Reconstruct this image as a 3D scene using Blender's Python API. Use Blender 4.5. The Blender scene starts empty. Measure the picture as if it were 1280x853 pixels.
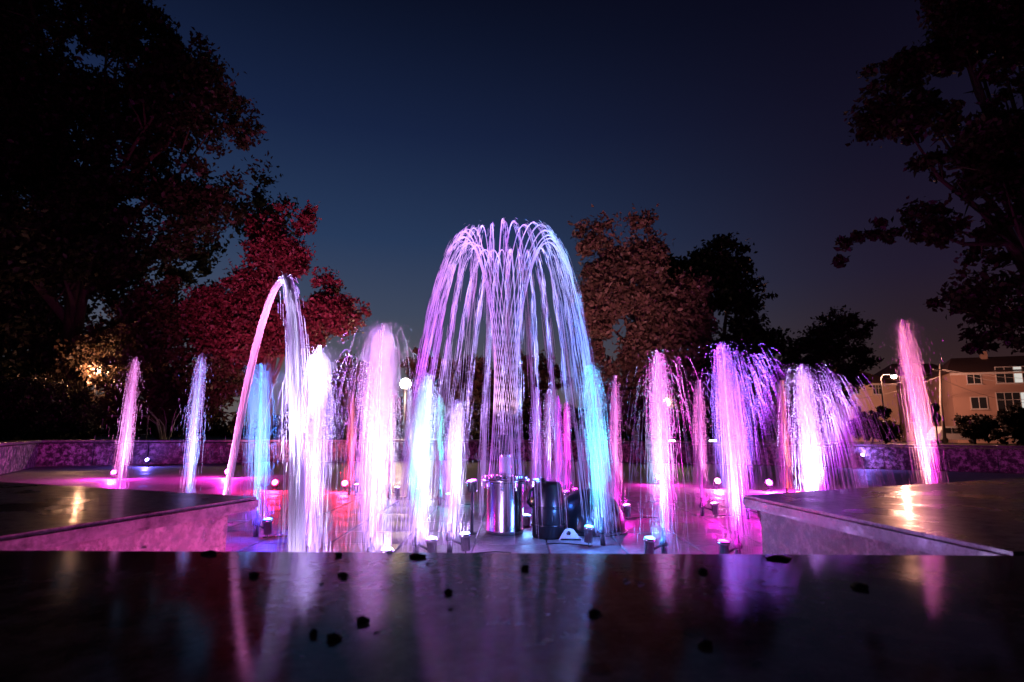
import bpy, bmesh, math, random
import numpy as np
from mathutils import Vector, Matrix
R = math.radians
random.seed(7)
rng = np.random.default_rng(11)
scene = bpy.context.scene
C = scene.collection

# ------------------------------------------------------------------ camera
CAM_Z = 0.92
PITCH, ROLL = R(9.07), R(0.3)
cam_d = bpy.data.cameras.new('camera'); cam = bpy.data.objects.new('camera', cam_d); C.objects.link(cam)
cam_d.lens = 20.0; cam_d.sensor_width = 36.0; cam_d.clip_start = 0.05; cam_d.clip_end = 2000
cam.location = (0, 0, CAM_Z)
CAMROT = Matrix.Rotation(R(90) + PITCH, 3, 'X') @ Matrix.Rotation(ROLL, 3, 'Z')
cam.rotation_euler = CAMROT.to_euler()
cam_d.dof.use_dof = True; cam_d.dof.focus_distance = 5.6; cam_d.dof.aperture_fstop = 4.0
scene.camera = cam

def ray(x, y):
    return CAMROT @ Vector(((x - 640) / 711.1, (426.5 - y) / 711.1, -1))
def at(x, y, Y):                       # the point of that line of sight that lies Y metres away
    d = ray(x, y); return Vector((d.x / d.y * Y, Y, CAM_Z + d.z / d.y * Y))
def on_z(x, y, z):
    d = ray(x, y); k = (z - CAM_Z) / d.z; return Vector((d.x * k, d.y * k, z))

# ------------------------------------------------------------------ sky
w = bpy.data.worlds.new('World'); scene.world = w; w.use_nodes = True
nt = w.node_tree; N = nt.nodes; L = nt.links; N.clear()
def nd(t, **k):
    n = N.new(t)
    for a, b in k.items(): setattr(n, a, b)
    return n
out = nd('ShaderNodeOutputWorld'); bg = nd('ShaderNodeBackground'); bg2 = nd('ShaderNodeBackground'); add = nd('ShaderNodeAddShader')
sky = nd('ShaderNodeTexSky', sky_type='NISHITA'); sky.sun_disc = False
sky.sun_elevation = R(-3.0); sky.sun_rotation = R(-38); sky.air_density = 1.0; sky.dust_density = 0.6; sky.ozone_density = 3.0
L.new(sky.outputs[0], bg.inputs[0]); bg.inputs[1].default_value = 0.05
# after dusk: the side where the sun went down is still blue, the other is night over a reddish town glow
tc = nd('ShaderNodeTexCoord'); sx = nd('ShaderNodeSeparateXYZ'); L.new(tc.outputs['Generated'], sx.inputs[0])
def ramp(stops):
    rp = nd('ShaderNodeValToRGB'); L.new(sx.outputs['Z'], rp.inputs[0]); el = rp.color_ramp.elements
    el[0].position, el[0].color = stops[0][0], (*stops[0][1], 1); el[1].position, el[1].color = stops[-1][0], (*stops[-1][1], 1)
    for p, c in stops[1:-1]: e = el.new(p); e.color = (*c, 1)
    return rp
dusk = ramp([(0.0, (.115, .098, .100)), (.10, (.088, .082, .095)), (.20, (.046, .062, .104)), (.32, (.019, .040, .096)), (.48, (.0074, .0165, .054)), (.66, (.0018, .0040, .0140)), (1.0, (.0008, .0015, .006))])
night = ramp([(0.0, (.050, .022, .018)), (.12, (.027, .013, .015)), (.24, (.0140, .0085, .0215)), (.40, (.0066, .0048, .0150)), (.60, (.0024, .0019, .0068)), (1.0, (.0008, .0007, .0025))])
dt = nd('ShaderNodeVectorMath', operation='DOT_PRODUCT'); L.new(tc.outputs['Generated'], dt.inputs[0]); dt.inputs[1].default_value = (math.sin(R(-38)), math.cos(R(-38)), 0)
mr = nd('ShaderNodeMapRange', interpolation_type='SMOOTHSTEP'); L.new(dt.outputs['Value'], mr.inputs[0]); mr.inputs[1].default_value = .22; mr.inputs[2].default_value = .98
mxs = nd('ShaderNodeMix', data_type='RGBA'); L.new(mr.outputs[0], mxs.inputs[0]); L.new(night.outputs[0], mxs.inputs[6]); L.new(dusk.outputs[0], mxs.inputs[7])
L.new(mxs.outputs[2], bg2.inputs[0]); bg2.inputs[1].default_value = 1.0
L.new(bg.outputs[0], add.inputs[0]); L.new(bg2.outputs[0], add.inputs[1]); L.new(add.outputs[0], out.inputs[0])

vs = scene.view_settings
vs.view_transform = 'Standard'; vs.look = 'None'; vs.exposure = 0.0; vs.gamma = 1.0; vs.use_curve_mapping = False
cy = scene.cycles
cy.max_bounces = 5; cy.diffuse_bounces = 2; cy.glossy_bounces = 3; cy.transmission_bounces = 3; cy.transparent_max_bounces = 80
cy.sample_clamp_indirect = 4.0; cy.use_denoising = True; cy.caustics_reflective = False; cy.caustics_refractive = False

# ------------------------------------------------------------------ helpers
def tag(o, label=None, cat=None, group=None, kind=None):
    if label: o['label'] = label
    if cat: o['category'] = cat
    if group: o['group'] = group
    if kind: o['kind'] = kind
    return o
def empty(name, loc, label=None, cat=None, group=None, rz=0):
    o = bpy.data.objects.new(name, None); o.empty_display_size = .1; C.objects.link(o)
    o.location = loc; o.rotation_euler[2] = rz
    return tag(o, label, cat, group)
def link(name, me, mat, parent=None, smooth=False, loc=None):
    """mesh in world coordinates; under a parent the mesh is kept where it stands"""
    o = bpy.data.objects.new(name, me); C.objects.link(o)
    if mat is not None and not me.materials: me.materials.append(mat)
    if smooth: me.polygons.foreach_set('use_smooth', np.ones(len(me.polygons), dtype=bool))
    if parent is not None:
        o.parent = parent
        p = parent; loc_w = Vector((0, 0, 0)); rz = 0
        chain = []
        while p is not None: chain.append(p); p = p.parent
        M = Matrix.Identity(4)
        for q in reversed(chain): M = M @ q.matrix_parent_inverse @ q.matrix_basis
        o.matrix_parent_inverse = M.inverted()
    if loc is not None: o.location = loc
    return o
def bmlink(name, bm, mat, parent=None, smooth=False, loc=None):
    me = bpy.data.meshes.new(name); bm.normal_update(); bm.to_mesh(me); bm.free()
    return link(name, me, mat, parent, smooth, loc)
def box(bm, c, s, rot=None, bev=0):
    r = bmesh.ops.create_cube(bm, size=1); v = r['verts']
    for q in v: q.co = Vector((q.co.x * s[0], q.co.y * s[1], q.co.z * s[2]))
    if bev:
        ed = list({e for q in v for e in q.link_edges})
        rb = bmesh.ops.bevel(bm, geom=ed, offset=bev, segments=1, affect='EDGES')
        v = list({q for f in rb['faces'] for q in f.verts} | {q for q in v if q.is_valid})
    if rot is not None:
        for q in v: q.co = rot @ q.co
    for q in v: q.co += Vector(c)
    return v
def lathe(bm, prof, c=(0, 0, 0), n=24, rot=None, cap=True):
    rings = []
    for r, z in prof:
        ring = []
        for i in range(n):
            a = 2 * math.pi * i / n
            p = Vector((r * math.cos(a), r * math.sin(a), z))
            if rot is not None: p = rot @ p
            ring.append(bm.verts.new(p + Vector(c)))
        rings.append(ring)
    for a, b in zip(rings, rings[1:]):
        for i in range(n):
            bm.faces.new((a[i], a[(i + 1) % n], b[(i + 1) % n], b[i]))
    if cap:
        bm.faces.new(rings[0][::-1]); bm.faces.new(rings[-1])
def prism(bm, pts, z0, z1, bev=0):
    lo = [bm.verts.new((p[0], p[1], z0)) for p in pts]; hi = [bm.verts.new((p[0], p[1], z1)) for p in pts]
    n = len(pts); fs = [bm.faces.new(lo[::-1]), bm.faces.new(hi)]
    for i in range(n): fs.append(bm.faces.new((lo[i], lo[(i + 1) % n], hi[(i + 1) % n], hi[i])))
    bmesh.ops.recalc_face_normals(bm, faces=fs)
    if bev:
        ed = list({e for f in fs for e in f.edges})
        bmesh.ops.bevel(bm, geom=ed, offset=bev, segments=2, affect='EDGES')
def pipe(bm, pts, rad, n=8):
    pts = [Vector(p) for p in pts]; rings = []
    rad = rad if isinstance(rad, (list, tuple)) else [rad] * len(pts)
    for i, p in enumerate(pts):
        t = (pts[min(i + 1, len(pts) - 1)] - pts[max(i - 1, 0)]).normalized()
        a = t.cross(Vector((.31, .87, .38))).normalized(); b = t.cross(a)
        rings.append([bm.verts.new(p + (a * math.cos(2 * math.pi * k / n) + b * math.sin(2 * math.pi * k / n)) * rad[i]) for k in range(n)])
    for a, b in zip(rings, rings[1:]):
        for i in range(n): bm.faces.new((a[i], a[(i + 1) % n], b[(i + 1) % n], b[i]))
    bm.faces.new(rings[0][::-1]); bm.faces.new(rings[-1])

def mesh_np(name, V, F):
    """V (n,3); F (m,k) -> mesh"""
    me = bpy.data.meshes.new(name); k = F.shape[1]; m = len(F)
    me.vertices.add(len(V)); me.vertices.foreach_set('co', np.ascontiguousarray(V, dtype=np.float32).ravel())
    me.loops.add(m * k); me.loops.foreach_set('vertex_index', np.ascontiguousarray(F, dtype=np.int32).ravel())
    me.polygons.add(m); me.polygons.foreach_set('loop_start', np.arange(0, m * k, k, dtype=np.int32))
    me.polygons.foreach_set('loop_total', np.full(m, k, dtype=np.int32))
    me.update(calc_edges=True); return me
def tubes_np(P, rad, k=3):
    """P (n,m,3) paths, rad (n,m) -> V,F of closed-off tubes"""
    n, m, _ = P.shape
    T = np.empty_like(P); T[:, 1:-1] = P[:, 2:] - P[:, :-2]; T[:, 0] = P[:, 1] - P[:, 0]; T[:, -1] = P[:, -1] - P[:, -2]
    T /= np.linalg.norm(T, axis=2, keepdims=True) + 1e-9
    ref = np.array([.35, .93, .12]); A = np.cross(T, ref); A /= np.linalg.norm(A, axis=2, keepdims=True) + 1e-9
    B = np.cross(T, A)
    ang = 2 * np.pi * np.arange(k) / k
    V = P[:, :, None, :] + rad[:, :, None, None] * (A[:, :, None, :] * np.cos(ang)[None, None, :, None] + B[:, :, None, :] * np.sin(ang)[None, None, :, None])
    idx = np.arange(n * m * k).reshape(n, m, k)
    a = idx[:, :-1, :]; b = np.roll(a, -1, axis=2); d = idx[:, 1:, :]; c = np.roll(d, -1, axis=2)
    return V.reshape(-1, 3), np.stack([a, b, c, d], -1).reshape(-1, 4)

# ------------------------------------------------------------------ materials
def newmat(name):
    m = bpy.data.materials.new(name); m.use_nodes = True; return m, m.node_tree, m.node_tree.nodes['Principled BSDF']
def plain(name, col, rough=.6, metal=0, emit=None, es=0, noise=.25, nscale=12, bump=0):
    m, t, b = newmat(name); n, l = t.nodes, t.links
    b.inputs['Roughness'].default_value = rough; b.inputs['Metallic'].default_value = metal
    if noise:
        co = n.new('ShaderNodeTexCoord'); tx = n.new('ShaderNodeTexNoise'); tx.inputs['Scale'].default_value = nscale; tx.inputs['Detail'].default_value = 5
        l.new(co.outputs['Object'], tx.inputs[0])
        mx = n.new('ShaderNodeMix'); mx.data_type = 'RGBA'; l.new(tx.outputs[0], mx.inputs[0])
        mx.inputs[6].default_value = (*[c * (1 - noise) for c in col], 1); mx.inputs[7].default_value = (*[min(1, c * (1 + noise)) for c in col], 1)
        l.new(mx.outputs[2], b.inputs['Base Color'])
        if bump:
            bp = n.new('ShaderNodeBump'); bp.inputs['Strength'].default_value = bump; bp.inputs['Distance'].default_value = .02
            l.new(tx.outputs[0], bp.inputs['Height']); l.new(bp.outputs[0], b.inputs['Normal'])
    else: b.inputs['Base Color'].default_value = (*col, 1)
    if emit:
        b.inputs['Emission Color'].default_value = (*emit, 1); b.inputs['Emission Strength'].default_value = es
    return m
def granite(name, dark, mid, light, scale=60, rough=(.35, .6), bump=.25, blotch=3.0, wet=0.0, fleck=0.0, ior=1.5, sharp=.17):
    m, t, b = newmat(name); n, l = t.nodes, t.links
    co = n.new('ShaderNodeTexCoord')
    v1 = n.new('ShaderNodeTexNoise'); v1.inputs['Scale'].default_value = scale; v1.inputs['Detail'].default_value = 8; v1.inputs['Roughness'].default_value = .75
    v2 = n.new('ShaderNodeTexVoronoi'); v2.inputs['Scale'].default_value = scale * 1.6
    v3 = n.new('ShaderNodeTexNoise'); v3.inputs['Scale'].default_value = blotch; v3.inputs['Detail'].default_value = 4
    for v in (v1, v2, v3): l.new(co.outputs['Object'], v.inputs['Vector'])
    r = n.new('ShaderNodeValToRGB'); e = r.color_ramp.elements
    e[0].position = .5 - sharp; e[0].color = (*dark, 1); e[1].position = .5 + sharp; e[1].color = (*light, 1); q = e.new(.5); q.color = (*mid, 1)
    l.new(v1.outputs[0], r.inputs[0])
    mx = n.new('ShaderNodeMix'); mx.data_type = 'RGBA'; mx.blend_type = 'MULTIPLY'; mx.inputs[0].default_value = .7
    l.new(r.outputs[0], mx.inputs[6])
    r2 = n.new('ShaderNodeValToRGB'); e = r2.color_ramp.elements; e[0].position = .3; e[0].color = (.35, .35, .35, 1); e[1].position = .7; e[1].color = (1, 1, 1, 1)
    l.new(v3.outputs[0], r2.inputs[0]); l.new(r2.outputs[0], mx.inputs[7])
    last = mx.outputs[2]
    if fleck:
        v4 = n.new('ShaderNodeTexVoronoi'); v4.inputs['Scale'].default_value = fleck; l.new(co.outputs['Object'], v4.inputs['Vector'])
        wob = n.new('ShaderNodeMath'); wob.operation = 'MULTIPLY_ADD'; l.new(v1.outputs[0], wob.inputs[0]); wob.inputs[1].default_value = .12; l.new(v4.outputs['Distance'], wob.inputs[2])
        r4 = n.new('ShaderNodeValToRGB'); e = r4.color_ramp.elements; e[0].position = .17; e[0].color = (.12, .12, .12, 1); e[1].position = .22; e[1].color = (1, 1, 1, 1)
        l.new(wob.outputs[0], r4.inputs[0])
        m4 = n.new('ShaderNodeMix'); m4.data_type = 'RGBA'; m4.blend_type = 'MULTIPLY'; m4.inputs[0].default_value = 1
        l.new(last, m4.inputs[6]); l.new(r4.outputs[0], m4.inputs[7]); last = m4.outputs[2]
    b.inputs['IOR'].default_value = ior
    l.new(last, b.inputs['Base Color'])
    rr = n.new('ShaderNodeMapRange'); l.new(v3.outputs[0], rr.inputs[0]); rr.inputs[1].default_value = .35; rr.inputs[2].default_value = .65
    rr.inputs[3].default_value = rough[0]; rr.inputs[4].default_value = rough[1]; l.new(rr.outputs[0], b.inputs['Roughness'])
    bp = n.new('ShaderNodeBump'); bp.inputs['Strength'].default_value = bump; bp.inputs['Distance'].default_value = .006
    l.new(v1.outputs[0], bp.inputs['Height']); l.new(bp.outputs[0], b.inputs['Normal'])
    if wet:
        b.inputs['Coat Weight'].default_value = wet; b.inputs['Coat Roughness'].default_value = .1; b.inputs['Coat IOR'].default_value = 1.33
        wv = n.new('ShaderNodeTexNoise'); wv.inputs['Scale'].default_value = 9; wv.inputs['Detail'].default_value = 2
        mp = n.new('ShaderNodeMapping'); mp.inputs['Scale'].default_value = (.55, 1.2, 1); l.new(co.outputs['Object'], mp.inputs[0]); l.new(mp.outputs[0], wv.inputs['Vector'])
        b2 = n.new('ShaderNodeBump'); b2.inputs['Strength'].default_value = .12; b2.inputs['Distance'].default_value = .012
        l.new(wv.outputs[0], b2.inputs['Height']); l.new(b2.outputs[0], b.inputs['Coat Normal'])
    return m
def foliage(name, c1, c2, trans=.3):
    m, t, b = newmat(name); n, l = t.nodes, t.links
    at_ = n.new('ShaderNodeAttribute'); at_.attribute_name = 'tint'
    mx = n.new('ShaderNodeMix'); mx.data_type = 'RGBA'; l.new(at_.outputs['Fac'], mx.inputs[0]); mx.inputs[6].default_value = (*c1, 1); mx.inputs[7].default_value = (*c2, 1)
    l.new(mx.outputs[2], b.inputs['Base Color']); b.inputs['Roughness'].default_value = .55
    tr = n.new('ShaderNodeBsdfTranslucent'); l.new(mx.outputs[2], tr.inputs[0]); ms = n.new('ShaderNodeMixShader'); ms.inputs[0].default_value = trans
    l.new(b.outputs[0], ms.inputs[1]); l.new(tr.outputs[0], ms.inputs[2]); l.new(ms.outputs[0], n['Material Output'].inputs[0]); return m
def water_mat(name, alb=.9, clear=.0):
    """white broken water: scatters light on both sides; a share lets the view through"""
    m, t, b = newmat(name); n, l = t.nodes, t.links; n.remove(b)
    d = n.new('ShaderNodeBsdfDiffuse'); d.inputs[0].default_value = (alb, alb, alb, 1)
    tr = n.new('ShaderNodeBsdfTranslucent'); tr.inputs[0].default_value = (alb, alb, alb, 1)
    ms = n.new('ShaderNodeMixShader'); ms.inputs[0].default_value = .5
    l.new(d.outputs[0], ms.inputs[1]); l.new(tr.outputs[0], ms.inputs[2])
    last = ms.outputs[0]
    if clear:
        tp = n.new('ShaderNodeBsdfTransparent'); m2 = n.new('ShaderNodeMixShader'); m2.inputs[0].default_value = clear
        l.new(last, m2.inputs[1]); l.new(tp.outputs[0], m2.inputs[2]); last = m2.outputs[0]
    l.new(last, n['Material Output'].inputs[0]); return m
def lens_mat(name, col, s):
    return plain(name, (.8, .8, .8), .2, 0, col, s, noise=0)

M = {}
M['ledge'] = granite('wet_granite', (.05, .034, .027), (.22, .155, .12), (.40, .31, .25), 14, (.05, .13), .02, 2.2, wet=0, fleck=6, ior=1.45)
M['cap'] = granite('wet_cap_granite', (.04, .038, .038), (.22, .21, .205), (.42, .41, .40), 20, (.20, .46), .2, 3.2, wet=.15, sharp=.13)
M['block'] = granite('red_granite', (.03, .02, .02), (.15, .10, .095), (.55, .46, .44), 24, (.25, .5), .6, 3, sharp=.11)
M['wall'] = granite('far_granite', (.02, .014, .013), (.13, .095, .085), (.60, .50, .46), 9, (.4, .7), .6, 1.3, sharp=.10)
M['wallcap'] = granite('cap_granite', (.07, .06, .055), (.18, .15, .14), (.34, .30, .28), 20, (.3, .5), .3, 1.3)
M['floor'] = granite('basin_stone', (.22, .19, .19), (.36, .32, .32), (.50, .46, .46), 14, (.42, .7), .2, 1.2)
M['joint'] = plain('mortar', (.05, .045, .045), .9)
M['ground'] = plain('park_ground', (.035, .03, .025), .95, noise=.5, nscale=2, bump=.4)
M['road'] = plain('asphalt', (.045, .045, .047), .85, noise=.3, nscale=8)
M['steel'] = plain('stainless_steel', (.62, .60, .62), .22, 1, noise=.08, nscale=30)
M['black'] = plain('black_plastic', (.012, .012, .014), .28, noise=.3, nscale=9)
M['rubber'] = plain('black_cable', (.01, .01, .01), .6)
M['pink_plate'] = plain('pale_bracket', (.6, .55, .58), .5)
M['brass'] = plain('brass', (.55, .36, .12), .3, 1)
M['bark'] = plain('bark', (.07, .05, .038), .9, noise=.5, nscale=18, bump=.6)
M['pole'] = plain('grey_pole', (.28, .26, .24), .7, noise=.3)
M['darkmetal'] = plain('dark_metal', (.03, .03, .032), .5)
M['water'] = water_mat('broken_water', .92, .4)
M['water_core'] = water_mat('solid_stream', .95, .1)
M['water_thin'] = water_mat('thin_spray', .94, .83)

# ------------------------------------------------------------------ ground and basin
RIM = .65
bm = bmesh.new()
S = 700
for q in [(-S, -60), (S, -60), (S, 1200), (-S, 1200)]: bm.verts.new((*q, -.06))
bm.faces.new(bm.verts)
tag(bmlink('ground', bm, M['ground']), kind='structure')
bm = bmesh.new()
for q in [(-200, 56), (200, 66), (200, 80), (-200, 70)]: bm.verts.new((*q, -.045))
bm.faces.new(bm.verts)
tag(bmlink('road', bm, M['road']), kind='structure')

outline = [(-3.2, 1.3), (-3.9, 3.55), (-8.7, 8.6), (-12.0, 14.6), (-6.6, 17.4), (0, 19.6), (6.9, 17.2), (12.9, 13.6), (8.6, 7.2), (4.2, 3.85), (3.2, 1.3)]
bm = bmesh.new(); prism(bm, [(-3.2, .9)] + outline + [(3.2, .9)], -.05, -.012)
floor = tag(bmlink('basin_floor', bm, M['floor']), kind='structure')
bm = bmesh.new(); box(bm, (0, 0, 0), (.592, .592, .05), bev=.006)
tile_me = bpy.data.meshes.new('floor_tile'); bm.to_mesh(tile_me); bm.free(); tile_me.materials.append(M['floor'])
for j in range(12):
    for i in range(15):
        x, y = -4.2 + .6 * i, 2.2 + .6 * j
        if abs(x) > y * .95 + .4 and y < 4: continue
        o = bpy.data.objects.new('floor_tile', tile_me); C.objects.link(o); o.parent = floor
        o.location = (x, y, -.025 + random.uniform(-.002, .002)); o.rotation_euler = (random.uniform(-.003, .003), random.uniform(-.003, .003), 0)

def wall_run(root, a, b, slab=1.25, h=RIM - .055, t=.14):
    a = Vector((*a, 0)); b = Vector((*b, 0)); d = (b - a); Lg = d.length; d.normalize(); nrm = Vector((d.y, -d.x, 0))   # inward
    ang = math.atan2(d.y, d.x); rot = Matrix.Rotation(ang, 3, 'Z')
    n = max(1, round(Lg / slab)); s = Lg / n
    bm = bmesh.new(); box(bm, (a + b) / 2 + Vector((0, 0, h / 2 - .02)) - nrm * (t * .5 + .115), (Lg, .2, h - .03), rot)
    bmlink('wall_core', bm, M['joint'], root)
    for i in range(n):
        c = a + d * (s * (i + .5))
        bm = bmesh.new(); box(bm, c + Vector((0, 0, h / 2 - .015)) + nrm * random.uniform(-.004, .004), (s - .014, t, h - .02), rot, .008)
        bmlink('granite_slab', bm, M['wall'], root)
        bm = bmesh.new(); box(bm, c + Vector((0, 0, RIM - .03 + random.uniform(-.002, .002))) - nrm * .09, (s - .008, .46, .06), rot, .01)
        bmlink('cap_stone', bm, M['wallcap'], root)
wall = empty('basin_wall', (0, 19.6, 0), 'low speckled granite wall with flat cap stones round the far side of the basin', 'wall')
for a, b in zip(outline[1:], outline[2:-1]): wall_run(wall, a, b)

# near parapets: thick blocks with an overhanging cap
def parapet(name, pts, body, label, group):
    root = empty(name, (pts[0][0], pts[0][1], 0), label, 'parapet', group)
    bm = bmesh.new(); prism(bm, pts, RIM - .052, RIM, .012); bmlink('cap_stone', bm, M['cap'], root)
    bm = bmesh.new(); prism(bm, body, -.04, RIM - .0515); bmlink('block_body', bm, M['block'], root)
    return root
cr = on_z(926, 619, RIM); cr2 = on_z(1280, 597, RIM)
dr = (cr2 - cr).normalized()
far = cr + dr * 3.6
parapet('granite_parapet', [(cr.x, cr.y), (1.16, 1.375), (4.6, 1.375), (far.x, far.y)],
        [(cr.x + .06, cr.y - .05), (1.23, 1.45), (4.5, 1.45), (far.x, far.y - .09)],
        'thick granite parapet with wet grey overhanging cap beside the magenta lamp', 'parapets flanking the ledge')
cl = on_z(326, 621, RIM); cl2 = on_z(0, 602, RIM); dl = (cl2 - cl).normalized(); far = cl + dl * 3.4
parapet('granite_parapet', [(cl.x, cl.y), (far.x, far.y), (-4.6, 1.375), (-1.33, 1.375)],
        [(cl.x - .10, cl.y - .06), (far.x, far.y - .09), (-4.5, 1.45), (-1.42, 1.45)],
        'thick granite parapet with pink-lit face and dark wet cap beside the blue lamp', 'parapets flanking the ledge')
# ledge in front
root = empty('granite_ledge', (0, .4, 0), 'dark wet polished granite ledge mirroring the central fountain', 'ledge')
for x0, x1 in ((-3.2, -1.62), (-1.62, 1.55), (1.55, 3.2)):
    bm = bmesh.new(); prism(bm, [(x0 + .0005, -.9), (x1 - .0005, -.9), (x1 - .0005, 1.362), (x0 + .0005, 1.362)], RIM - .055, RIM - .004)
    bmlink('ledge_slab', bm, M['ledge'], root)
bm = bmesh.new(); box(bm, (0, .2, .29), (6.3, 2.14, .6)); bmlink('ledge_body', bm, M['joint'], root)

# bits of leaf and beads of water lying on the ledge
M['litter'] = plain('rotten_leaf', (.016, .012, .008), .8, noise=.5, nscale=60)
mw, tw_, bw = newmat('water_bead'); bw.inputs['Roughness'].default_value = .03; bw.inputs['IOR'].default_value = 1.33; bw.inputs['Transmission Weight'].default_value = .8; bw.inputs['Base Color'].default_value = (.9, .9, .9, 1); M['bead'] = mw
ZL = RIM - .004
LEAF = {1: 'largest dark leaf bit near the mirrored arch on the ledge', 2: 'flat dark leaf bit at the ledge edge below the brilliant white jet', 6: 'dark leaf bit at the ledge edge below the pink-lit parapet', 7: 'long dark leaf bit at the ledge edge below the grey-capped parapet corner',
        9: 'dark leaf bit under the mirrored broad pink jet', 10: 'oval dark leaf bit on the ledge below the grey-capped parapet cap', 3: 'small dark leaf bit beside the mirrored arch foot', 14: 'tiny dark leaf bit in the mirrored water dome, close to the ledge edge',
        12: 'small dark leaf bit in the mirrored left side of the water dome', 8: 'small dark leaf bit next to the mirrored violet jet', 11: 'dark leaf bit just outside the mirrored right side of the water dome'}
for i, (x, y, w_) in enumerate([(429, 721, 13), (418, 800, 22), (521, 697, 22), (318, 721, 13), (392, 794, 12), (424, 695, 10), (262, 693, 20), (972, 699, 34), (878, 716, 14), (452, 779, 18), (1075, 735, 26), (742, 768, 16), (560, 742, 12), (880, 808, 20), (655, 712, 10)]):
    p = on_z(x, y, ZL); r_ = w_ * p.y / 711 / 2; g = random.Random(i)
    bm = bmesh.new(); n_ = 10; a0_ = g.uniform(0, 6)
    ring = [bm.verts.new((p.x + r_ * math.cos(a0_ + k * 6.283 / n_) * g.uniform(.55, 1.1), p.y + r_ * .75 * math.sin(a0_ + k * 6.283 / n_) * g.uniform(.55, 1.1), ZL + .0015 + g.uniform(0, .006))) for k in range(n_)]
    c_ = bm.verts.new((p.x, p.y, ZL + .009)); lo_r = [bm.verts.new((v.co.x, v.co.y, ZL + .0006)) for v in ring]
    for k in range(n_):
        bm.faces.new((ring[k], ring[(k + 1) % n_], c_)); bm.faces.new((lo_r[k], lo_r[(k + 1) % n_], ring[(k + 1) % n_], ring[k]))
    tag(bmlink('leaf_bit', bm, M['litter'], smooth=True), LEAF.get(i, 'small dark crumpled leaf bit lying on the wet granite ledge'), 'leaf', 'leaf bits on the ledge')
for i, (x, y, w_) in enumerate([(452, 773, 8), (487, 691, 7), (470, 792, 6), (180, 685, 6), (783, 728, 8), (801, 731, 7), (563, 763, 7), (402, 731, 6), (535, 706, 6)]):
    p = on_z(x, y, ZL); r_ = w_ * p.y / 711 / 2
    bm = bmesh.new(); lathe(bm, [(r_, ZL), (r_ * .95, ZL + r_ * .3), (r_ * .7, ZL + r_ * .62), (r_ * .3, ZL + r_ * .78), (r_ * .05, ZL + r_ * .8)], (p.x, p.y, 0), 12)
    tag(bmlink('water_bead', bm, M['bead'], smooth=True), 'tiny clear bead of water on the wet granite ledge', 'water drop', 'water beads on the ledge')

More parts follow.
